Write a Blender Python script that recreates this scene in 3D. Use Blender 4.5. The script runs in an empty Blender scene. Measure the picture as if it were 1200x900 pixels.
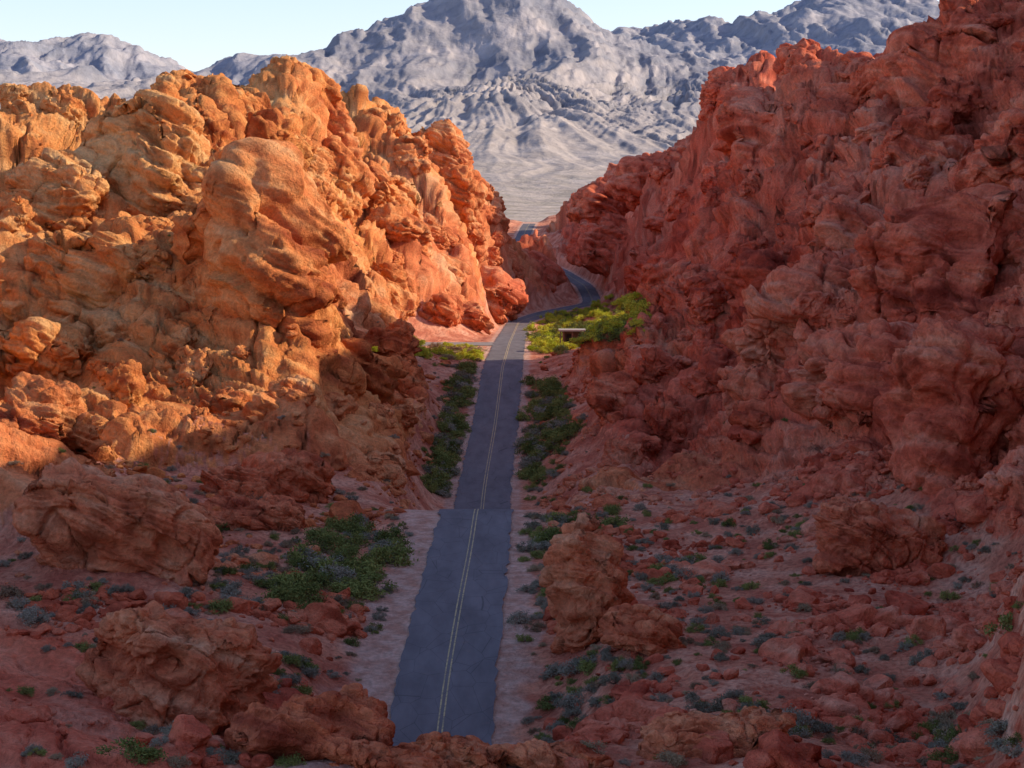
import bpy, bmesh, math, random, time, mathutils
import numpy as np
T0=time.time()
rng=np.random.default_rng(7); random.seed(7)
F32=np.float32
# ---------------------------------------------------------------- camera
FPX=2400.0; TP=220.0/FPX; PITCH=math.atan(TP); CZ=36.0
cp,sp=math.cos(PITCH),math.sin(PITCH)
cam=bpy.data.cameras.new("camera"); camo=bpy.data.objects.new("camera",cam)
bpy.context.scene.collection.objects.link(camo)
camo.location=(0,0,CZ); camo.rotation_euler=(math.pi/2-PITCH,0,0)
cam.sensor_width=36; cam.lens=72; cam.clip_start=1; cam.clip_end=30000
bpy.context.scene.camera=camo
def ray(u,v,d):
    a=(u-600)/FPX; b=(450-v)/FPX
    y=cp+b*sp; z=-sp+b*cp; k=d/y
    return (a*k,d,CZ+z*k)
def project(P):
    dx=P[:,0]; dy=P[:,1]; dz=P[:,2]-CZ
    f=dy*cp-dz*sp; up=dy*sp+dz*cp
    return 600+FPX*dx/f, 450-FPX*up/f
# ---------------------------------------------------------------- noise
perm=rng.permutation(256).astype(np.int32); perm=np.concatenate([perm,perm])
G=rng.normal(size=(256,3)).astype(F32); G/=np.linalg.norm(G,axis=1)[:,None]
RP=rng.random((256,3)).astype(F32)
def _chunks(fn,P,nout):
    N=len(P); out=[np.empty(N,F32) for _ in range(nout)]
    for s in range(0,N,100000):
        r=fn(P[s:s+100000].astype(F32))
        for k in range(nout): out[k][s:s+100000]=r[k]
    return out[0] if nout==1 else out
def _perlin(P):
    i=np.floor(P); f=(P-i).astype(F32); i=i.astype(np.int32)&255
    w=f*f*f*(f*(f*6-15)+10)
    r=0
    for cx in (0,1):
        a=perm[(i[:,0]+cx)&255]; wx=w[:,0] if cx else 1-w[:,0]
        for cy in (0,1):
            b=perm[a+((i[:,1]+cy)&255)]; wy=w[:,1] if cy else 1-w[:,1]
            for cz in (0,1):
                h=perm[b+((i[:,2]+cz)&255)]; wz=w[:,2] if cz else 1-w[:,2]
                g=G[h]
                r=r+wx*wy*wz*(g[:,0]*(f[:,0]-cx)+g[:,1]*(f[:,1]-cy)+g[:,2]*(f[:,2]-cz))
    return (r*1.6,)
def perlin(P): return _chunks(_perlin,P,1)
def _worley(P):
    i=np.floor(P).astype(np.int32); f=(P-i).astype(F32); i=i&255
    F1=np.full(len(P),9,F32); F2=F1.copy(); ID=np.zeros(len(P),F32)
    for cx in (-1,0,1):
        a=perm[(i[:,0]+cx)&255]
        for cy in (-1,0,1):
            b=perm[a+((i[:,1]+cy)&255)]
            for cz in (-1,0,1):
                h=perm[b+((i[:,2]+cz)&255)]
                q=RP[h]
                dx=q[:,0]+cx-f[:,0]; dy=q[:,1]+cy-f[:,1]; dz=q[:,2]+cz-f[:,2]
                D=dx*dx+dy*dy+dz*dz
                lt=D<F1
                F2=np.where(lt,F1,np.minimum(F2,D)); ID=np.where(lt,h/255.0,ID); F1=np.where(lt,D,F1)
    return np.sqrt(F1),np.sqrt(F2),ID
def worley(P): return _chunks(_worley,P,3)
def fbm(P,oct=4,gain=.5,ridged=False):
    r=np.zeros(len(P),F32); a=1.0; Q=P.astype(F32)
    for k in range(oct):
        n=perlin(Q+k*17.3)
        if ridged: n=1-2*np.abs(n)
        r+=a*n; a*=gain; Q=Q*2.03
    return r
def sstep(a,b,x):
    t=np.clip((x-a)/(b-a),0,1); return t*t*(3-2*t)
def rot(P,ax,ang):
    c,s=math.cos(ang),math.sin(ang); Q=P.copy()
    i,j=[(1,2),(2,0),(0,1)][ax]
    Q[:,i]=c*P[:,i]-s*P[:,j]; Q[:,j]=s*P[:,i]+c*P[:,j]; return Q
# ---------------------------------------------------------------- road profile
RW=7.3
rk=[(60,460,None,-6.0),(110,490,None,-3.2),(135,511,880,None),(146,522,800,None),(167,540,700,None),(188,551.5,640,None),(206,559.5,590,None),
    (240,563,None,-3.6),(275,566,578,None),(324,580,500,None),(373,589,430,None),(474,597,402,None),(650,608,377,None),(720,640,366,None),(800,696,355,None),
    (860,686,335,None),(950,655,316,None),(1000,625,305,None),(1050,608,288,None),(1150,618,266,None),(1300,622,None,20)]
ry=[];rx=[];rz=[]
for d,u,v,z in rk:
    p=ray(u,v if v else 600,d); ry.append(d); rx.append((u-600)/FPX*d*1.0 if not v else p[0]); rz.append(z if z is not None else p[2])
YY=np.arange(40,1320,1.0)
def smooth(a,s):
    k=np.exp(-0.5*(np.arange(-4*s,4*s+1)/s)**2); k/=k.sum()
    return np.convolve(np.pad(a,4*s,mode='edge'),k,mode='valid')
RXs=smooth(np.interp(YY,ry,rx),10); RZs=smooth(np.interp(YY,ry,rz),5)
def road_x(y): return np.interp(y,YY,RXs)
def road_z(y): return np.interp(y,YY,RZs)
# ---------------------------------------------------------------- terrain control points
V=[ # u,v,d visible points
(0,860,108),(200,885,102),(300,876,104),(400,876,105),(520,892,106),(600,888,107),(750,870,108),(900,880,104),(1000,900,100),(1200,895,100),
(350,800,135),(300,780,140),(100,720,148),(50,660,160),(0,640,168),(200,640,185),(400,620,200),(300,600,200),(180,560,215),(450,560,235),
(490,520,262),(515,460,320),(540,412,400),(30,480,184),(110,540,182),(190,610,177),(60,510,205),(150,525,232),(100,486,248),
(0,475,240),(130,465,250),(230,495,250),(400,480,275),(480,435,320),(450,425,350),(450,408,420),(500,404,470),
(0,410,258),(0,310,280),(0,210,305),(0,165,325),(100,410,266),(100,310,285),(100,210,305),(100,145,340),
(200,410,262),(200,310,280),(200,190,315),(265,115,350),(290,440,254),(290,350,266),(280,240,285),(350,300,290),(385,400,272),(415,470,272),
(400,410,320),(350,265,338),(330,205,355),(370,135,485),(400,310,425),(330,165,405),
(430,394,484),(430,310,510),(420,215,545),(440,150,605),(480,393,498),(480,355,512),(480,260,555),(510,170,645),(520,230,595),(530,310,552),(530,389,512),(545,212,665),
(570,255,705),(565,340,605),(600,292,765),(585,350,645),(590,368,612),(630,319,850),(655,337,830),(668,349,790),
(700,850,114),(800,830,122),(1000,820,125),(1150,830,122),(900,760,140),(750,760,142),(1100,740,145),(1200,700,150),(1200,640,165),(1000,690,165),
(850,700,165),(700,640,190),(850,600,200),(1000,610,188),(700,560,235),(900,550,228),(700,480,300),(800,505,262),(800,450,302),(700,432,352),(755,408,362),(720,402,400),
(1060,560,192),(1080,450,203),(1200,530,178),(1200,410,198),(1110,400,214),(1000,420,230),(905,450,248),(890,525,235),(920,360,262),(1030,300,255),(1130,260,254),(1200,210,259),
(1200,215,275),(1100,260,285),(1200,120,310),(1200,0,340),(1140,50,340),(1070,145,332),(1010,215,322),(960,280,312),(900,345,305),(870,405,295),(1300,-80,340),
(930,100,362),(1000,95,366),(1060,100,362),(875,140,368),(862,190,362),(852,255,356),(830,325,352),(800,385,348),(920,150,346),(920,240,332),(900,300,322),(860,340,325),
(850,95,720),(800,165,730),(750,182,780),(700,214,840),(655,248,920),(640,266,990),(690,325,820),(730,345,750),(765,354,690),(700,275,860),(750,255,790),(800,255,740),(780,310,700),
(650,385,560),(690,376,600),(740,370,560),(770,375,480),(660,290,920)]
D=[] # u,d,z hidden points
for u in (-300,0,300,600,900,1200,1500): D+= [(u,35,8),(u,60,8),(u,85,7)]
D+=[(300,120,1),(500,120,-2),(650,120,-1),(800,116,5),
 (0,430,34),(200,450,38),(350,560,44),(450,700,40),(0,700,30),(300,800,32),(500,850,30),(540,1000,28),(300,1300,20),(0,1300,20),(570,1200,24),
 (-300,300,52),(-300,200,25),(-300,140,10),(-500,350,50),(-300,500,40),
 (830,400,7),(880,410,9),(950,425,12),(1100,435,14),(1300,440,16),(1600,450,18),(860,560,7),(950,600,12),(1200,600,16),(1600,600,20),(2000,520,20),(2400,600,30),  # low gap unseen behind the right hill, shaped to let sun through
 (1200,375,72),(950,760,78),(1200,760,83),(1600,760,80),(850,900,52),(750,1000,45),(700,1100,40),(1000,1000,45),(900,1300,20),(680,1300,28),
 (1400,100,45),(1400,150,45),(1400,200,50),(1400,260,66),(1400,330,84),(1600,100,80),(1600,130,80),(1600,160,76),(1600,220,76),(1600,310,86),(1800,80,80),(1900,130,90),(1900,250,86),  # unseen off-frame ridge, heights raised to throw shade across the valley
 (2200,120,90),(2500,200,90),(1450,370,82),(2200,340,84),(2600,90,90),(2200,900,50),(1500,1300,25),(1300,375,78)]
pts=[]
for u,v,d in V: pts.append(ray(u,v,d))
for u,d,z in D: pts.append(((u-600)/FPX*d,d,z))
for d in (128,140,155,170,188,206,225,245,275,300,324,350,373,410,474,550,650,720,800,860,950,1000,1050,1150,1250):
    x=road_x(d); z=road_z(d); w=max(6,d*0.012)
    for o in (-w,w): pts.append((x+o,d,z+0.2))
pts=np.array(pts)
def par(x,y): return np.stack([x/y*24.0,np.log(y)*11.0],-1)
CPp=par(pts[:,0],pts[:,1]); c2=0.15
A=np.sqrt(((CPp[:,None]-CPp[None])**2).sum(-1)+c2)
n=len(pts); M=np.zeros((n+3,n+3)); M[:n,:n]=A-np.eye(n)*0.05
M[:n,n]=1; M[:n,n+1:]=CPp; M[n,:n]=1; M[n+1:,:n]=CPp.T
W=np.linalg.solve(M,np.concatenate([pts[:,2],[0,0,0]]))
def base_z(x,y):
    x=np.asarray(x,float).ravel(); y=np.asarray(y,float).ravel(); out=np.empty(len(x),F32)
    for s in range(0,len(x),20000):
        q=par(x[s:s+20000],y[s:s+20000]).astype(F32); r=np.full(len(q),W[n],F32)+q@W[n+1:].astype(F32)
        dd=np.sqrt((q[:,0:1]-CPp[None,:,0].astype(F32))**2+(q[:,1:2]-CPp[None,:,1].astype(F32))**2+F32(c2))
        out[s:s+20000]=r+dd@W[:n].astype(F32)
    return out
S=np.concatenate([np.linspace(-0.7,-0.28,50,endpoint=False),np.arange(-0.28,0.28,0.00068),np.linspace(0.28,1.2,130)])
Ys=[30.0]
while Ys[-1]<1300:
    y=Ys[-1]; Ys.append(y*(1+(0.012 if y<92 else (0.0021 if y<400 else (.0025 if y<700 else 0.0035)))))
Ys=np.array(Ys)
nr,nc=len(Ys),len(S)
Yg,Sg=np.meshgrid(Ys,S,indexing='ij'); Xg=(Sg*Yg).ravel(); Yg=Yg.ravel()
Z=base_z(Xg,Yg)
print("grid",nr,nc,nr*nc,time.time()-T0)
P2=np.stack([Xg,Yg,np.zeros_like(Xg)],-1).astype(F32)
xr=road_x(Yg); zr=road_z(Yg)
dist=np.abs(Xg-xr)
ax=np.clip(-(Xg-xr)-24,0,None)+np.clip((Xg-xr),0,None)*1.0; ay=np.clip(np.abs(Yg-472)-9,0,None)
distp=np.sqrt(ax*ax+ay*ay); dist=np.minimum(dist,distp*1.8+3.0)
big=perlin(P2/38+3.1); med=perlin(P2/13+9.7)
h=Z-zr+big*3+med*1.5
mask=sstep(3.6,7.0,h)
fg=(1-sstep(112,122,Yg))*(1-.75*sstep(5,14,Xg)); mask=np.maximum(mask*np.where((Yg<150)&(Xg>8),.35,1),fg*sstep(-0.1,0.2,med+0.15)*0.9)
outc=sstep(0.10,0.40,med+0.5*big)*0.42*sstep(10,22,dist)
mask=np.maximum(mask,outc)
mask=mask*sstep(5.5,14,dist)
clr=(1-sstep(4.6,12,dist))*(Yg>112)
dscale=np.clip(Yg/300,0.40,1.4)
wq=P2.copy(); wq[:,0]+=7*big; wq[:,1]+=7*med
bl=np.abs(perlin(wq/np.array([34,55,1],F32)+5.5)); bl2=np.abs(perlin(wq/np.array([15,24,1],F32)+15.5))
F1,F2,ID=worley(np.stack([wq[:,0]/20,wq[:,1]/30,np.full(len(wq),.5,F32)],-1))
Z=Z+mask*mask*((np.minimum(bl,.35)-.2)*22+(np.minimum(bl2,.35)-.2)*9+(ID-.5)*6.5*sstep(0,.18,F2-F1))*dscale*np.where(Yg<170,.45,1)
Z+= (1-mask)*(0.35*med+0.12*perlin(P2/3.3))*sstep(5,9,dist)
Z=Z*(1-clr)+(zr-0.15)*clr
P=np.stack([Xg,Yg,Z],-1).astype(F32)
def normals(Pg):
    a=np.gradient(Pg,axis=1); b=np.gradient(Pg,axis=0)
    N=np.cross(a,b); N/=np.linalg.norm(N,axis=-1,keepdims=True)+1e-9
    return N.reshape(-1,3).astype(F32)
N0=normals(P.reshape(nr,nc,3))
TILT=(0.30,-0.38)
def rock_disp(P,scale=1.0,blob=1.0,fine=1.0,seed=0):
    P=P/scale+seed
    Wp=np.stack([perlin(P/12+1.7),perlin(P/12+31.7),perlin(P/12+71.7)],-1)
    Q=P+Wp*2.0
    Q=rot(rot(Q,0,TILT[0]),1,TILT[1])
    s=np.array([.7,1,1.5],F32)
    rub=sstep(.0,.4,perlin(P/21+50))*fine
    B=lambda sc,o: np.abs(perlin(Q*s/sc+o))
    d=6.0*(np.minimum(B(12,3.),.42)-.22)*blob+2.2*(np.minimum(B(5.2,13.),.36)-.2)
    d+=(.12*fine+.88*rub)*(1.2*(B(2.3,23.)-.2)+.5*(B(1.05,33.)-.2))
    a1,c1,i1=worley(Q*s/6.5+7)
    d+=(.35+.65*rub)*(1.9*(i1-.5)*sstep(0,.08,c1-a1)-0.7*(1-sstep(0,.05,c1-a1)))
    zl=Q[:,2]+1.0*perlin(Q/7.0+3)+.22*perlin(Q/1.6)
    lm=sstep(-.25,.2,perlin(P/13+90))
    t=zl/3.1; t=t-np.floor(t); d+=lm*1.4*(sstep(0,.75,t)-sstep(.92,1.,t)-.4)
    t=zl/.75+.5; t=t-np.floor(t); d+=(.4+.6*lm)*.30*(sstep(0,.7,t)-sstep(.8,1.,t)-.4)
    for a,b,per,o in ((.8,.6,7.3,.1),(-.55,.83,9.1,.6)):
        t=(Q[:,0]*a+Q[:,1]*b+1.1*perlin(Q/6.0+o*40))/per+o; t=np.abs(t-np.floor(t)-.5)
        d-=1.2*(1-sstep(0,.035,t))*sstep(-.1,.2,perlin(P/10+o*99))
    cm_=(.3+.7*rub)
    cav=np.clip(perlin(P/3.8+140)-.30,0,1); d-=cav*6.5*cm_
    cav=np.clip(perlin(Q*np.array([1,1,1.7],F32)/1.7+170)-.32,0,1)*sstep(-.1,.2,perlin(P/8+33)); d-=cav*3.2
    d+=.05*perlin(P/.5)
    return (d-.1)*scale
act=np.where(mask>0.02)[0]
disp=np.zeros(len(P),F32)
disp[act]=rock_disp(P[act],1.0,.8,.7)
disp*=mask*np.clip(Yg/300,0.42,1.1)
P=P+N0*disp[:,None]; P[:,2]+=0.10*fbm(P2/1.1,2,.5)*sstep(4.6,6.5,dist)
inr=(dist<5.2)&(Yg>112)
P[inr,2]=np.minimum(P[inr,2],(zr-0.13)[inr])
N1=normals(P.reshape(nr,nc,3))
soil=1-mask
soil=np.clip(soil+0.9*sstep(.78,.95,N1[:,2])*sstep(0,.3,med+.1)*(mask<.95)*.6,0,1)
lw=np.where(Xg<xr,1.0,.55)
sw=np.where(Yg<215,5.2*lw,2.0)
should=1-sstep(.55,1.0,(dist-3.4+1.6*perlin(P2/4)*(sw>2.1)+.5*perlin(P2/1.3))/sw)
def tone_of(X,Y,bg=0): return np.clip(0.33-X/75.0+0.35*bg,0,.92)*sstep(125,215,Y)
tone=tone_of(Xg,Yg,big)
print("disp",time.time()-T0)
# ---------------------------------------------------------------- colours (albedo, per vertex)
def ramp(f,st):
    p=[a for a,_ in st]; return np.stack([np.interp(f,p,[c[k] for _,c in st]) for k in range(3)],-1)
def lerp(a,b,t): return a+(b-a)*t[:,None]
def rock_col(P,N,tone,soil=None,should=None):
    P=P.astype(F32); Q=rot(rot(P,0,TILT[0]),1,TILT[1])
    st=fbm(Q*np.array([.05,.05,.75],F32)+.3*perlin(P/9)[:,None],3,.6)
    f=.53+.27*st+.30*perlin(P/16+6)+.13*fbm(P/2.2+8,3,.6)
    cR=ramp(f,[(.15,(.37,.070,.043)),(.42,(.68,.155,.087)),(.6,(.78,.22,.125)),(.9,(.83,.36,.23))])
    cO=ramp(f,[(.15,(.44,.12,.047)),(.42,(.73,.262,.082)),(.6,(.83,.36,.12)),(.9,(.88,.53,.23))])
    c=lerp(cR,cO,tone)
    va=sstep(.14,.45,perlin(P*np.array([.45,.45,.10],F32)+60)+.5*perlin(P/7+44))*(1-sstep(.35,.7,N[:,2]))
    c=lerp(c,c*np.array([.45,.36,.38]),va*.6)
    sp_=sstep(.25,.5,perlin(P/.55+12)); c=lerp(c,c*.66,sp_*.35)
    if soil is not None:
        cs=ramp(.5+.5*fbm(P/5+2,4,.55),[(.2,(.56,.18,.11)),(.5,(.72,.29,.175)),(.8,(.80,.41,.27))])
        peb=sstep(.15,.38,perlin(P/.45+3)); cs=lerp(cs,np.array([.42,.11,.07])+cs*0,peb*.55)
        shc=ramp(.5+.5*fbm(P/1.6+22,3,.6),[(.2,(.60,.31,.22)),(.8,(.76,.49,.38))]); cs=lerp(cs,shc,should)
        c=lerp(c,cs,sstep(.42,.62,soil+.35*perlin(P/1.2+77)+.2*perlin(P/.5)))
    return c
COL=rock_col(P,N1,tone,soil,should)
# ---------------------------------------------------------------- materials
class NB:
    def __init__(s,nt): s.nt=nt; s.n=nt.nodes; s.l=nt.links
    def node(s,t,**k):
        x=s.n.new(t)
        for a,v in k.items(): setattr(x,a,v)
        return x
    def setin(s,x,i,v):
        if isinstance(v,bpy.types.NodeSocket): s.l.new(v,x.inputs[i])
        elif v is not None: x.inputs[i].default_value=v
    def noise(s,vec,scale,detail=4,rough=.55,dist=0):
        x=s.node("ShaderNodeTexNoise"); s.setin(x,"Vector",vec); s.setin(x,"Scale",scale); s.setin(x,"Detail",detail); s.setin(x,"Roughness",rough); s.setin(x,"Distortion",dist); return x.outputs[0]
    def vor(s,vec,scale,feature='F1',out=0):
        x=s.node("ShaderNodeTexVoronoi",feature=feature); s.setin(x,"Vector",vec); s.setin(x,"Scale",scale); return x.outputs[out]
    def map(s,vec,scale=(1,1,1),rotn=(0,0,0)):
        x=s.node("ShaderNodeMapping"); s.setin(x,"Vector",vec); x.inputs["Scale"].default_value=scale; x.inputs["Rotation"].default_value=rotn; return x.outputs[0]
    def ramp(s,f,st):
        x=s.node("ShaderNodeValToRGB"); s.setin(x,0,f); e=x.color_ramp.elements
        while len(e)<len(st): e.new(.5)
        for k,(p,c) in enumerate(st):
            e[k].position=p; e[k].color=(c,c,c,1) if isinstance(c,(int,float)) else (*c,1)
        return x.outputs[0]
    def mix(s,f,a,b,bt='MIX'):
        x=s.node("ShaderNodeMix",data_type='RGBA',blend_type=bt); s.setin(x,0,f)
        for i,v in ((6,a),(7,b)):
            if isinstance(v,tuple): v=(*v,1)
            s.setin(x,i,v)
        return x.outputs[2]
    def math(s,op,a,b=None):
        x=s.node("ShaderNodeMath",operation=op); s.setin(x,0,a); s.setin(x,1,b); return x.outputs[0]
    def bump(s,h,st,dist,nrm=None):
        x=s.node("ShaderNodeBump"); s.setin(x,"Height",h); s.setin(x,"Strength",st); s.setin(x,"Distance",dist)
        if nrm: s.setin(x,"Normal",nrm)
        return x.outputs[0]
    def attr(s,n,o="Color"): return s.node("ShaderNodeAttribute",attribute_name=n).outputs[o]
    def co(s): return s.node("ShaderNodeTexCoord").outputs["Object"]
def dmat(name):
    m=bpy.data.materials.new(name); m.use_nodes=True; nt=m.node_tree; nt.nodes.remove(nt.nodes["Principled BSDF"])
    b=nt.nodes.new("ShaderNodeBsdfDiffuse"); nt.links.new(b.outputs[0],nt.nodes["Material Output"].inputs[0]); return m,nt,b
M_ROCK,nt,b=dmat("red_sandstone"); q=NB(nt); co=q.co()
nz=q.noise(co,2.2,4,.72)
nt.links.new(q.mix(1.0,q.attr("col"),q.ramp(nz,[(.3,.72),(.7,1.22)]),'MULTIPLY'),b.inputs[0])
nt.links.new(q.bump(nz,1.0,.55),b.inputs["Normal"])
# ---------------------------------------------------------------- mesh builder
def make_mesh(name,co,faces,mats,col=None,smooth=True,midx=None,parent=None):
    me=bpy.data.meshes.new(name); co=np.ascontiguousarray(co,F32); faces=np.ascontiguousarray(faces,np.int32)
    me.vertices.add(len(co)); me.vertices.foreach_set("co",co.ravel())
    k=faces.shape[1]
    me.loops.add(faces.size); me.loops.foreach_set("vertex_index",faces.ravel())
    me.polygons.add(len(faces)); me.polygons.foreach_set("loop_start",np.arange(0,faces.size,k,dtype=np.int32))
    me.polygons.foreach_set("loop_total",np.full(len(faces),k,np.int32))
    me.polygons.foreach_set("use_smooth",np.full(len(faces),smooth))
    if midx is not None: me.polygons.foreach_set("material_index",np.asarray(midx,np.int32))
    for m in mats: me.materials.append(m)
    if col is not None:
        a=me.attributes.new("col",'FLOAT_COLOR','POINT'); c4=np.ones((len(co),4),F32); c4[:,:3]=col; a.data.foreach_set("color",c4.ravel())
    me.update(calc_edges=True)
    ob=bpy.data.objects.new(name,me); bpy.context.scene.collection.objects.link(ob)
    if parent: ob.parent=parent
    return ob
idx=np.arange(nr*nc).reshape(nr,nc)
FA=np.stack([idx[:-1,:-1],idx[:-1,1:],idx[1:,1:],idx[1:,:-1]],-1).reshape(-1,4)
fm=mask[FA].mean(1); fx=(Xg-xr)[FA].mean(1)
def sub(name,sel):
    f=FA[sel]; used=np.zeros(len(P),bool); used[f.ravel()]=True
    mp=np.cumsum(used)-1
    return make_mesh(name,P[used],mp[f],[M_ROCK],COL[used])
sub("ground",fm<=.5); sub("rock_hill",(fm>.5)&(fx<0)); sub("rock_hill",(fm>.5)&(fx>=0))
print("terrain mesh",time.time()-T0)
# ---------------------------------------------------------------- visibility pick buffer
pu,pv=project(P)
BW,BH=600,450
ok=(pu>=0)&(pu<1200)&(pv>=0)&(pv<900)
oi=np.where(ok)[0]; cell=(pv[oi]//2).astype(int)*BW+(pu[oi]//2).astype(int)
order=np.lexsort((P[oi,1],cell)); cs=cell[order]; first=np.ones(len(cs),bool); first[1:]=cs[1:]!=cs[:-1]
buf=np.full(BW*BH,-1); buf[cs[first]]=oi[order[first]]
def pick(u,v):
    u=int(min(max(u,0),1199)//2); v=int(min(max(v,0),899)//2)
    for r in range(8):
        for dv in range(-r,r+1):
            for du in range(-r,r+1):
                a,b=u+du,v+dv
                if 0<=a<BW and 0<=b<BH and buf[b*BW+a]>=0: return buf[b*BW+a]
    return None
# ---------------------------------------------------------------- road
m_as,nt,b=dmat("asphalt"); q=NB(nt); co=q.co()
c=q.ramp(q.noise(q.map(co,(1,.25,1)),.5,6,.65),[(.3,(.145,.130,.135)),(.7,(.22,.198,.205))])
c=q.mix(q.ramp(q.noise(co,.8,5,.75),[(.60,0.),(.75,.4)]),c,(.28,.19,.16))
crk=q.ramp(q.vor(q.map(co,(.5,.22,1)),1.0,'DISTANCE_TO_EDGE'),[(0.0,.6),(.012,0.)])
c=q.mix(crk,c,(.055,.055,.06)); nt.links.new(c,b.inputs[0]); nt.links.new(q.bump(q.noise(co,10,3,.7),.4,.03),b.inputs["Normal"])
m_pt,nt,b=dmat("yellow_road_paint"); q=NB(nt); co=q.co()
c=q.mix(q.ramp(q.noise(co,2.5,5,.8),[(.40,0.),(.62,.95)]),(.66,.50,.26),(.22,.20,.18)); nt.links.new(c,b.inputs[0])
ys=np.arange(112,1240,1.0); xs=road_x(ys); zs=road_z(ys)
dx=np.gradient(xs); L=np.sqrt(1+dx*dx); nx=1/L; ny=-dx/L
def empty(name):
    e=bpy.data.objects.new(name,None); bpy.context.scene.collection.objects.link(e); return e
road=empty("road")
def strip(name,o0,o1,dz,m,cols=2,jit=0,y0=112,y1=1240):
    sel=(ys>=y0)&(ys<=y1); n_=sel.sum(); V_=[]
    offs=np.linspace(o0,o1,cols)
    yy,xx,zz,nxx,nyy=ys[sel],xs[sel],zs[sel],nx[sel],ny[sel]
    for k,o in enumerate(offs):
        oo=np.full(n_,o)
        if jit and k in(0,cols-1):
            oo=oo+jit*perlin(np.stack([yy/1.7,np.full(n_,k*9.),np.zeros(n_)],-1))+jit*.8*perlin(np.stack([yy/7,np.full(n_,k*9.+3),np.zeros(n_)],-1))
        crown=-0.02*abs(o)/RW*2
        V_.append(np.stack([xx+nxx*oo,yy+nyy*oo,zz+dz+crown+0*oo],-1))
    V_=np.stack(V_,1).reshape(-1,3)
    i=np.arange(n_*cols).reshape(n_,cols)
    f=np.stack([i[:-1,:-1],i[:-1,1:],i[1:,1:],i[1:,:-1]],-1).reshape(-1,4)
    return make_mesh(name,V_,f,[m],parent=road)
strip("asphalt_surface",-RW/2,RW/2,0.0,m_as,7,0.38)
strip("centre_line_a",-.22,-.11,.016,m_pt); strip("centre_line_b",.11,.22,.016,m_pt)
m_po,nt,b=dmat("pale_asphalt"); q=NB(nt); co=q.co(); nt.links.new(q.ramp(q.noise(co,.6,6,.7),[(.3,(.20,.18,.17)),(.7,(.34,.30,.28))]),b.inputs[0])
gy=np.linspace(463,481,19); gt=np.linspace(0,1,24); V_=[]
for y in gy:
    x0=float(road_x(y))-RW/2+.3
    for t in gt: V_.append((x0-t*20-(.6*math.sin(y*1.3) if t==1 else 0),y,float(road_z(y))-.05))
i=np.arange(len(V_)).reshape(19,24); make_mesh("parking_pullout",V_,np.stack([i[:-1,:-1],i[:-1,1:],i[1:,1:],i[1:,:-1]],-1).reshape(-1,4),[m_po])
# ---------------------------------------------------------------- rocks
def ico(nsub):
    bm=bmesh.new(); bmesh.ops.create_icosphere(bm,subdivisions=nsub,radius=1)
    v=np.array([x.co for x in bm.verts],F32); f=np.array([[q.index for q in x.verts] for x in bm.faces],np.int32); bm.free(); return v,f
IC7=ico(7); IC6=ico(6); IC5=ico(5)
def vnorm(v,f):
    fn=np.cross(v[f[:,1]]-v[f[:,0]],v[f[:,2]]-v[f[:,0]]); N=np.zeros_like(v)
    for k in range(3): 
        for a in range(3): N[:,a]+=np.bincount(f[:,k],fn[:,a],len(v))
    return N/(np.linalg.norm(N,axis=1)[:,None]+1e-9)
def blob(IC,p,w,dp,hh,seed,rz=0,tilt=0,ds=.5,box=.75,blobamp=.5,fine=.8):
    vv,ff=IC; q=vv.copy()
    q=np.sign(q)*np.abs(q)**box
    r=np.random.default_rng(seed)
    for _ in range(8):
        a=r.normal(size=3); a/=np.linalg.norm(a); o=r.uniform(.6,.85); t=q@a-o; q=q-np.outer(np.clip(t,0,None)*.8,a)
    q=(q*np.array([w/2,dp/2,hh/2])*1.12).astype(F32)
    n_=vnorm(q,ff).astype(F32); m=min(w,hh,dp)
    q=q+n_*(fbm(q/(m*.55)+seed*13.1,2)*0.13*m)[:,None]
    q=rot(q,1,tilt); n_=vnorm(q,ff).astype(F32)
    q=q+n_*rock_disp(q,ds,blobamp,fine,seed*37.7)[:,None]
    q=rot(q,2,rz)
    return (q+np.array(p)).astype(F32),ff
def hero(name,u,v,w,hh,dp,seed,rz=0,tilt=0,ds=.5,sink=.25,tn=.28,box=.7,fine=.6):
    k=pick(u,v); p=P[k]+np.array([0,dp*.25,hh*(.5-sink)])
    q,ff=blob(IC7,p,w,dp,hh,seed,rz,tilt,ds,box,.5,fine)
    return make_mesh(name,q,ff,[M_ROCK],np.clip(rock_col(q,vnorm(q,ff),np.full(len(q),tn))*np.array([1.04,1.12,1.15]),0,.88))
hero("boulder",200,845,10.0,8.4,8,1,.2,.12)
hero("boulder",697,752,5.6,10.0,6,2,.5,-.15,ds=.45,sink=.15,box=.6)
hero("boulder",755,765,5.0,3.0,5,9,.1,.3,ds=.4)
hero("boulder",1030,672,9.0,7.6,7,3,-.2,.1,ds=.45,tn=.15)
hero("boulder",300,580,13,5.5,9,4,.1,-.05,ds=.5,sink=.35)
hero("boulder",125,665,15,9,10,5,.3,.3,ds=.6,sink=.3,tn=.3)
hero("boulder",360,885,7,3.2,5,6,.1,.1,ds=.4,sink=.2)
hero("boulder",450,899,6,1.5,3,16,.1,.05,ds=.3,sink=.3)
hero("boulder",545,899,6,1.3,3,26,.1,-.05,ds=.3,sink=.35)
hero("boulder",650,898,6,1.5,3,17,.1,.05,ds=.3,sink=.35)
hero("boulder",850,880,8,2.0,5,18,.1,-.1,ds=.4,sink=.3)
hero("boulder",290,615,9,2.6,7,7,.1,0,ds=.4,sink=.3)
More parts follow.
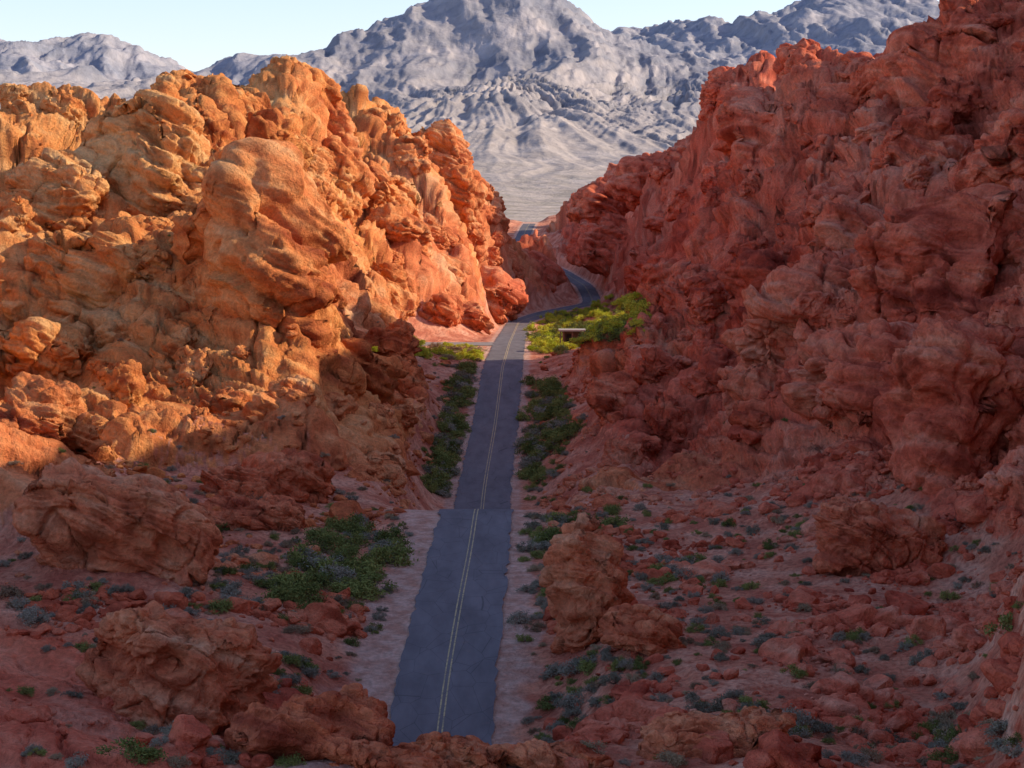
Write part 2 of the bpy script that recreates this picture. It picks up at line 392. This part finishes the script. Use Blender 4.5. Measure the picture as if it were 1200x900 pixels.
OUT=[(290,335,200,280,262,.25),(160,205,150,180,298,-.2),(60,255,120,130,288,.2),(255,160,115,95,345,-.3),(95,195,130,90,322,.3),(15,200,110,80,322,.1),
(370,165,85,100,480,.2),(440,185,75,90,595,-.1),(512,205,90,110,645,.1),(560,270,70,80,700,.3),(335,240,100,120,375,-.2),(425,260,120,120,540,.3),(492,335,90,90,535,.2),
(432,350,70,80,500,-.1),(562,345,90,55,610,.2),(105,335,170,120,272,-.25),(45,425,150,90,256,.2),(190,440,130,110,258,.1),(330,465,150,80,262,-.2),(412,455,90,100,280,.2),(622,322,70,40,790,.2),
(915,235,125,220,358,-.35),(937,74,44,44,364,0),(1010,96,80,56,368,.1),(1000,170,130,120,345,-.2),(1160,130,220,260,330,-.3),(1010,280,130,130,300,-.3),
(1130,330,200,180,228,-.3),(1150,510,170,250,190,-.15),(975,385,170,130,248,-.3),(1050,465,160,140,208,-.3),(905,450,90,90,250,-.2),
(858,118,46,70,725,-.2),(760,215,90,60,785,-.1),(695,240,75,45,850,-.2),(815,240,60,70,745,-.2),(715,290,90,55,830,-.1),(770,322,66,46,705,0),(862,335,60,80,345,-.3),(1210,200,150,120,275,-.2),(930,500,110,70,235,-.2),
(230,245,110,120,300,.2),(300,175,90,90,335,-.2),(385,215,80,90,470,.2),(470,225,80,90,590,.1),(530,245,70,80,630,-.2),
(455,350,60,60,500,.2),(500,372,70,40,512,-.1),(545,372,60,34,525,.1),(465,310,70,60,530,.3),(405,385,60,40,430,.1),
(35,550,130,170,186,.25),(590,355,50,26,650,.1),(1090,200,110,130,305,-.3),(900,350,80,90,315,-.3)]
for i,(u,v,wp,hp,d,tl) in enumerate(OUT):
    s_=d/FPX; w=wp*s_; hh=hp*s_; dp=min(w,hh)*.9+6
    p=np.array(ray(u,v,d)); p[1]+=dp*.30
    q,ff=blob(IC7 if wp*hp>9000 else IC6,p,w,dp,hh,100+i,0.1*math.sin(i*2.1),tl,ds=float(np.clip(w/17,.6,1.3)),box=.82,blobamp=.8,fine=.75 if u<600 else .6)
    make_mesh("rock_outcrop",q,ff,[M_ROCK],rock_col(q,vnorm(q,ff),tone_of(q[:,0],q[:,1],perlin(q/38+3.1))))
vis=buf[buf>=0]
r=np.random.default_rng(77); Vs=[];Fs=[];o=0
wv=((mask[vis]>.85)*(Yg[vis]>150)*(Yg[vis]<900)*(N1[vis,2]>.25)).astype(float)*np.clip(Yg[vis]/300,.5,2)
var=[]
for k in range(14):
    q,ff=blob(IC5 if k%2 else IC6,(0,0,0),9,8,6,300+k,0,r.uniform(-.4,.4),ds=.5,box=.85,blobamp=.7,fine=.7); var.append((q,ff))
for k in r.choice(vis,230,p=wv/wv.sum()):
    q,ff=var[r.integers(14)]; s_=r.uniform(.3,1.0)*float(np.clip(Yg[k]/320,.55,1.5))
    q=rot(q*s_*np.array([1,1,r.uniform(.8,1.4)],F32),2,r.uniform(0,6.28))+P[k]+np.array([0,0,-.8*s_],F32)
    Vs.append(q);Fs.append(ff+o);o+=len(q)
Vs=np.concatenate(Vs).astype(F32);Fs=np.concatenate(Fs)
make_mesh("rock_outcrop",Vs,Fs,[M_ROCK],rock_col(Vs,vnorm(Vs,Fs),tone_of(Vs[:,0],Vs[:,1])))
def scatter_rocks(name,count,wfun,smin,smax,nsub,seed):
    r=np.random.default_rng(seed)
    w=wfun(vis).astype(float); w/=w.sum()
    ids=r.choice(vis,count,p=w)
    v0,f0=ico(nsub); variants=[]
    for k in range(10):
        q=v0.copy()
        for _ in range(9):
            a=r.normal(size=3); a/=np.linalg.norm(a); o=r.uniform(.5,.8); t=q@a-o; q=q-np.outer(np.clip(t,0,None)*.92,a)
        q=q*(1+0.22*fbm(q*1.1+k*7.7,2))[:,None]
        variants.append(q)
    Vs=[];Fs=[];o=0
    sz=smin*(smax/smin)**(r.random(count)**2.2)
    for i,k in enumerate(ids):
        q=variants[r.integers(10)]*np.array([1.15,r.uniform(.7,1.2),r.uniform(.5,.95)])*sz[i]
        a=r.uniform(0,6.28); q=rot(rot(q,0,r.uniform(-.5,.5)),2,a)
        q=q+P[k]+np.array([r.uniform(-.3,.3),r.uniform(-.3,.3),sz[i]*.12])
        Vs.append(q);Fs.append(f0+o);o+=len(q)
    Vs=np.concatenate(Vs).astype(F32); Fs=np.concatenate(Fs)
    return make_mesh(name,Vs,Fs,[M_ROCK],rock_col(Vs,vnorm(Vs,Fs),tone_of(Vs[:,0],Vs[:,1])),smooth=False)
def wr(k):
    return (dist[k]>7.5)*(1.0-.8*(mask[k]>.8))*(0.05+sstep(-.05,.35,perlin(P2[k]/9+4)))*np.where(Xg[k]>0,1.6,.8)*(Yg[k]<430)*np.where(Yg[k]<150,.5,1)
scatter_rocks("rock_debris",8000,wr,.16,.8,2,11)
scatter_rocks("rock_debris",480,wr,.7,2.0,4,12)
print("rocks",time.time()-T0)
# ---------------------------------------------------------------- shrubs
def leaf_mat(name,c1,c2):
    m,nt,b=dmat(name); q=NB(nt)
    oi_=q.node("ShaderNodeObjectInfo").outputs["Random"]
    f=q.math('ADD',q.math('MULTIPLY',oi_,.5),q.math('MULTIPLY',q.noise(q.co(),3.0,1),.6))
    nt.links.new(q.ramp(f,[(.25,c1),(.8,c2)]),b.inputs[0]); return m
ML={"green":leaf_mat("creosote_leaves",(.11,.135,.04),(.29,.31,.09)),
    "sage":leaf_mat("sagebrush_leaves",(.20,.19,.13),(.36,.33,.25)),
    "sunlit_yellow":leaf_mat("sunlit_yellow_green_leaves",(.36,.42,.03),(.66,.62,.08)),  # yellow-green bushes of the sunny patch, sunlight boosted into the leaf colour
    "dry":leaf_mat("dry_leaves",(.24,.16,.10),(.46,.35,.21))}
m_tw,nt,b=dmat("twigs"); b.inputs[0].default_value=(.15,.10,.08,1)
def bush_mesh(name,kind,seed,nl,leaf):
    r=np.random.default_rng(seed); ncl=r.integers(12,22)
    th=r.uniform(0,6.283,ncl); ph=np.arccos(r.uniform(0.0,1,ncl)); rr=r.uniform(.5,1.0,ncl)
    C=np.stack([np.cos(th)*np.sin(ph)*rr,np.sin(th)*np.sin(ph)*rr,np.cos(ph)*rr*.8+.08],-1)
    ci=r.integers(0,ncl,nl); c=C[ci]+r.normal(size=(nl,3))*np.array([.14,.14,.12])
    c[:,2]=np.maximum(c[:,2],.02)
    a=r.normal(size=(nl,3)); a/=np.linalg.norm(a,axis=1)[:,None]; bb=np.cross(a,r.normal(size=(nl,3))); bb/=np.linalg.norm(bb,axis=1)[:,None]
    s=leaf*r.uniform(.6,1.4,nl)[:,None]
    V_=np.stack([c-a*s,c+bb*s*.45,c+a*s,c-bb*s*.45],1).reshape(-1,3)
    nt_=ncl*3; e=C[np.arange(nt_)%ncl]+r.normal(size=(nt_,3))*.12; w=r.normal(size=(nt_,3))*.012; st=r.normal(size=(nt_,3))*np.array([.06,.06,0])
    T=np.stack([st-w,st+w,e+w*.4,e-w*.4],1).reshape(-1,3)
    Va=np.concatenate([V_,T]); f=np.arange(len(Va)).reshape(-1,4)
    mi=np.concatenate([np.zeros(nl,int),np.ones(nt_,int)])
    ob=make_mesh(name,Va,f,[ML[kind],m_tw],smooth=False,midx=mi)
    me=ob.data; bpy.data.objects.remove(ob); return me
BM={k:[bush_mesh("bush_"+k,k,i*7+j*100,1500,.065) for i in range(4)] for j,k in enumerate(("green","sage","sunlit_yellow","dry"))}
shr=empty("desert_shrubs")
shr_n=0
rb=np.random.default_rng(5)
def put_bush(p,kind,w,h=None,parent=shr):
    global shr_n
    me=BM[kind][rb.integers(4)]; ob=bpy.data.objects.new("shrub_%d"%shr_n,me); shr_n+=1
    bpy.context.scene.collection.objects.link(ob); ob.parent=parent
    ob.location=(float(p[0]),float(p[1]),float(p[2])-.05); h=h or w*rb.uniform(.34,.55)
    ob.scale=(w/2,w/2*rb.uniform(.8,1.2),h); ob.rotation_euler=(0,0,rb.uniform(0,6.28))
def region(poly,count,kinds,wmin,wmax):
    poly=np.array(poly,float); x0,y0=poly.min(0); x1,y1=poly.max(0); k=0; tries=0
    while k<count and tries<count*20:
        tries+=1; u=rb.uniform(x0,x1); v=rb.uniform(y0,y1); ins=False; j=len(poly)-1
        for i in range(len(poly)):
            if (poly[i,1]>v)!=(poly[j,1]>v) and u<(poly[j,0]-poly[i,0])*(v-poly[i,1])/(poly[j,1]-poly[i,1])+poly[i,0]: ins=not ins
            j=i
        if not ins: continue
        pk=pick(u,v)
        if pk is None or dist[pk]<5.0: continue
        put_bush(P[pk],kinds[rb.integers(len(kinds))],rb.uniform(wmin,wmax)); k+=1
region([(535,430),(562,430),(545,560),(520,590),(495,570),(515,500)],125,["green","green","green","sage"],1.0,4.2)
region([(612,430),(650,450),(690,500),(650,560),(610,570),(605,500)],135,["green","green","green","sage"],1.0,4.2)
region([(345,650),(400,615),(440,600),(475,640),(440,700),(370,725),(330,700)],54,["green","green","green","sage"],1.6,4.2)
region([(635,600),(735,600),(700,645),(625,655)],30,["green","green","sage"],1.5,3.6)
region([(610,405),(620,375),(640,362),(690,352),(760,350),(765,390),(640,418)],270,["sunlit_yellow","sunlit_yellow","sunlit_yellow","green"],2.5,5)
region([(625,398),(700,378),(760,374),(760,390),(640,404)],45,["green"],3,5)
region([(430,392),(580,410),(560,425),(430,412)],100,["sunlit_yellow","sunlit_yellow","sunlit_yellow","dry"],1.8,4)
region([(640,780),(740,760),(720,840),(640,850)],24,["sage","sage","green"],1.0,2.4)
region([(220,660),(330,670),(330,720),(210,720)],24,["green","sage"],1.2,2.4)
region([(290,770),(370,780),(360,820),(290,810)],14,["green","sage"],1,2.2)
region([(0,690),(110,690),(110,740),(0,740)],16,["green","sage","dry"],1,2.4)
region([(760,650),(860,660),(850,700),(770,690)],18,["green","sage"],1.2,2.4)
region([(980,850),(1200,840),(1200,900),(980,900)],30,["sage","green","dry"],1.0,2.2)
region([(130,560),(330,560),(330,600),(180,590)],8,["green","sage"],1.4,2.4)
region([(600,560),(640,570),(660,720),(610,760),(600,700)],26,["green","sage"],1,2.2)
wv=((dist[vis]>6)*(soil[vis]>.5)*(N1[vis,2]>.6)*(Yg[vis]<430)*(0.2+sstep(-.2,.3,perlin(P2[vis]/20+8)))).astype(float)
for k in rb.choice(vis,850,p=wv/wv.sum()):
    put_bush(P[k],["green","sage","sage","dry"][rb.integers(4)],rb.uniform(.4,1.8))
wv=((dist[vis]>6)*(N1[vis,2]>.45)*(Yg[vis]<800)).astype(float)
for k in rb.choice(vis,320,p=wv/wv.sum()):
    put_bush(P[k],["green","sage","dry"][rb.integers(3)],rb.uniform(.5,1.4))
for u,v,w,k in ((490,893,1.5,"dry"),(845,828,2.0,"sage"),(1180,745,3,"green"),(155,885,2.6,"green"),(300,583,2.6,"sage"),(930,850,2.4,"sage")):
    put_bush(P[pick(u,v)],k,w)
# ---------------------------------------------------------------- shelter
def box(name,x,y,z,sx,sy,sz,m,parent):
    bm=bmesh.new(); bmesh.ops.create_cube(bm,size=1); bmesh.ops.scale(bm,vec=(sx,sy,sz),verts=bm.verts); bmesh.ops.bevel(bm,geom=bm.edges,offset=.03,segments=1)
    me=bpy.data.meshes.new(name); bm.to_mesh(me); bm.free(); me.materials.append(m)
    o=bpy.data.objects.new(name,me); o.location=(x,y,z); o.parent=parent; bpy.context.scene.collection.objects.link(o); return o
def flat(name,c):
    m,nt,b=dmat(name); q=NB(nt); nt.links.new(q.mix(q.noise(q.co(),2,5),tuple(v*.8 for v in c),tuple(min(1,v*1.2) for v in c)),b.inputs[0]); return m
mR=flat("shelter_roof",(.45,.40,.36)); mW=flat("shelter_wall",(.20,.13,.10)); mD=flat("shelter_door",(.06,.05,.05))
k=pick(671,406); p=P[k]; print("shelter",p)
sh=empty("roadside_shelter"); sh.location=tuple(map(float,p)); sh.scale=(1.1,1.1,1.25)
box("slab",0,0,.0,4.9,3.4,.3,mR,sh); box("roof",0,0,3.1,5.2,3.8,.26,mR,sh)
box("back_wall",0,1.2,1.55,3.6,.3,2.78,mW,sh); box("side_wall_a",-1.65,-.05,1.55,.3,2.2,2.78,mW,sh); box("side_wall_b",1.65,-.05,1.55,.3,2.2,2.78,mW,sh)
box("door",-.6,1.02,1.3,.9,.05,2.1,mD,sh)
for i,(a,b_) in enumerate(((-2.3,-1.5),(2.3,-1.5),(0,-1.5))): box("post_%d"%i,a,b_,1.55,.2,.2,2.8,mW,sh)
for o_ in list(shr.children):
    if abs(o_.location.x-p[0])<4.2 and -9<o_.location.y-p[1]<4: bpy.data.objects.remove(o_)
# ---------------------------------------------------------------- distant mountains
C=[(0,54,5500),(60,50,5600),(110,46,5500),(160,66,5400),(250,68,5500),(290,54,5500),(312,70,5400),(-100,60,5500),
(0,132,3000),(100,115,3200),(200,98,3500),(60,88,4200),
(275,98,3700),(330,68,3900),(420,44,4000),(480,12,4100),(500,-6,4150),(545,-30,4200),(600,-28,4200),(650,-6,4150),(672,10,4100),(720,38,4050),(770,100,3600),(800,140,3200),
(450,115,3400),(400,135,3200),(520,55,3900),(560,50,3880),(620,52,3850),(590,104,3300),(575,112,3150),(540,150,2800),(620,150,2700),(575,180,2500),(690,115,3350),(650,190,2400),(720,180,2600),(500,115,3300),(640,104,3400),(620,235,1900),(560,230,1900),(680,225,2000),(400,200,2300),(300,200,2300),(800,210,2100),
(720,42,7000),(800,26,7000),(880,22,7000),(940,2,7000),(1050,-10,7000),(1130,4,6800),(1200,14,6500),(1300,20,6500),(820,90,5200),(760,70,5200),(900,80,5000),(1000,60,5200),(1100,70,5000),(900,170,3000),(1100,170,3000)]
m2=[ray(*c) for c in C]
for u,d,z in [(0,7500,250),(300,7500,250),(600,5600,250),(600,9000,200),(900,9500,400),(1200,9500,400),(300,5000,250),(200,4600,230),(740,5000,300),(620,1500,16),(300,1500,16),(900,1500,16),(0,1500,16),(1200,1500,16),(620,1250,12),(0,1250,10),(1200,1250,10),(-400,3000,80),(-400,6000,400),(1700,3000,80),(1700,6500,600)]: m2.append(((u-600)/FPX*d,d,z))
m2=np.array(m2); c2s=.08
def par2(x,y): return np.stack([x/y*24.0,np.log(y)*12.0],-1)
Q2=par2(m2[:,0],m2[:,1]); A=np.sqrt(((Q2[:,None]-Q2[None])**2).sum(-1)+c2s); n2=len(m2)
M=np.zeros((n2+3,n2+3)); M[:n2,:n2]=A; M[:n2,n2]=1; M[:n2,n2+1:]=Q2; M[n2,:n2]=1; M[n2+1:,:n2]=Q2.T
W2=np.linalg.solve(M,np.concatenate([m2[:,2],[0,0,0]]))
S2=np.concatenate([np.linspace(-1.2,-.3,40,endpoint=False),np.linspace(-.3,.3,860),np.linspace(.302,1.5,50)])
Y2=[1240.0]
while Y2[-1]<9500: Y2.append(Y2[-1]*1.003)
Y2=np.array(Y2); r2,k2=len(Y2),len(S2)
Yh,Sh=np.meshgrid(Y2,S2,indexing='ij'); Xh=(Yh*Sh).ravel(); Yh=Yh.ravel(); Zh=np.empty(len(Xh))
for s in range(0,len(Xh),30000):
    q_=par2(Xh[s:s+30000],Yh[s:s+30000]); Zh[s:s+30000]=W2[n2]+q_@W2[n2+1:]+np.sqrt(((q_[:,None,:]-Q2[None])**2).sum(-1)+c2s)@W2[:n2]
Ph=np.stack([Xh,Yh,np.zeros_like(Xh)],-1).astype(F32)
wx=perlin(Ph/600+2)*80; wy=perlin(Ph/600+9)*80
Pw=Ph.copy(); Pw[:,0]+=wx; Pw[:,1]+=wy
am=sstep(110,280,Zh)
sc_=np.clip(Yh/4000,.6,1.0)
rid=fbm(np.stack([Pw[:,0]/340,Pw[:,1]/1000,Zh/1500],-1),4,.46,True)
Zh=Zh+am*(rid-1.2)*44*sc_
gul=fbm(np.stack([Pw[:,0]/90,Pw[:,1]/520,Zh/700],-1),4,.45,True)
Zh=Zh+am*(gul-.85)*12
for axx,ayy in ((-20,3400),(-420,3900),(330,3700)):
    ddx=Xh-axx; ddy=ayy+150-Yh; rr_=np.hypot(ddx,ddy)
    ang=np.arctan2(ddx,ddy)
    cone=1-sstep(.55,.95,np.abs(ang)); ang=ang+.06*perlin(Ph/300)
    rg=fbm(np.stack([ang*16,rr_/900,0*ang+axx*.01],-1),3,.5,True)
    wA=sstep(30,75,Zh)*(1-sstep(190,280,Zh))*np.exp(-(rr_/1500)**2)*cone
    Zh=Zh+wA*(rg-.9)*8
Pm=np.stack([Xh,Yh,Zh],-1); Nm=normals(Pm.reshape(r2,k2,3))
Qs=rot(rot(Pm.astype(F32),0,.25),1,.42); zl=Qs[:,2]/38+.8*perlin(Pm/260); t=zl-np.floor(zl)
Pm=Pm+Nm*(am*sstep(.94,.75,Nm[:,2])*8*(sstep(0,.7,t)-sstep(.8,1,t)-.4))[:,None]
Nm=normals(Pm.reshape(r2,k2,3))
band=fbm(Qs*np.array([.0015,.0015,.022],F32)+.4*perlin(Pm/200)[:,None],4,.6)
f=.5+.32*band+.25*fbm(Pm/120,4,.6)
cm=ramp(f,[(.1,(.16,.125,.105)),(.4,(.26,.205,.165)),(.6,(.38,.295,.23)),(.9,(.53,.41,.32))])
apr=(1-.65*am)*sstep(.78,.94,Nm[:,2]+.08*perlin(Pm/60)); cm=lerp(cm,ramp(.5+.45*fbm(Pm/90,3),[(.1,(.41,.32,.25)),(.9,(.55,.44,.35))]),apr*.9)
veg=sstep(110,20,Zh)*.6*sstep(-.1,.3,fbm(Ph/40,3)); cm=lerp(cm,np.array([.32,.26,.18])+cm*0,veg)
haze=np.clip((Yh-1200)/8500,0,.40); cm=lerp(cm,np.array([.27,.34,.48])+cm*0,haze+.04)  # aerial haze painted into the vertex colour, bluer with distance
ii=np.arange(r2*k2).reshape(r2,k2); f2=np.stack([ii[:-1,:-1],ii[:-1,1:],ii[1:,1:],ii[1:,:-1]],-1).reshape(-1,4)
m_mt,nt,b=dmat("mountain_limestone"); q=NB(nt); nz=q.noise(q.co(),.03,5,.7)
nt.links.new(q.mix(1.0,q.attr("col"),q.ramp(nz,[(.3,.82),(.7,1.18)]),'MULTIPLY'),b.inputs[0])
nt.links.new(q.bump(nz,.6,10),b.inputs["Normal"])
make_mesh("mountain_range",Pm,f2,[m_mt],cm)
print("mountains",time.time()-T0)
# ---------------------------------------------------------------- light
to=np.array([1.0,0.10,0]); to/=np.linalg.norm(to); EL=math.radians(27.5)
d=np.array([to[0]*math.cos(EL),to[1]*math.cos(EL),math.sin(EL)])
sun=bpy.data.lights.new("sun",'SUN'); so=bpy.data.objects.new("sun",sun); bpy.context.scene.collection.objects.link(so)
so.rotation_euler=mathutils.Vector(d).to_track_quat('Z','Y').to_euler(); sun.energy=5.0; sun.angle=math.radians(.5); sun.color=(1,.86,.62)
w=bpy.data.worlds.new("World"); bpy.context.scene.world=w; w.use_nodes=True; nt=w.node_tree
sk=nt.nodes.new("ShaderNodeTexSky"); sk.sky_type='NISHITA'; sk.sun_disc=False; sk.sun_elevation=EL; sk.sun_rotation=math.atan2(to[0],to[1]); sk.altitude=600; sk.ozone_density=3.0
mx=nt.nodes.new("ShaderNodeMix"); mx.data_type='RGBA'; mx.blend_type='MULTIPLY'; mx.inputs[0].default_value=1; mx.inputs[7].default_value=(1.10,.94,.95,1)
nt.links.new(sk.outputs[0],mx.inputs[6]); nt.links.new(mx.outputs[2],nt.nodes["Background"].inputs[0]); nt.nodes["Background"].inputs[1].default_value=.24
bpy.context.scene.view_settings.view_transform='Standard'; bpy.context.scene.view_settings.look='None'; bpy.context.scene.view_settings.exposure=0
print("done",time.time()-T0)
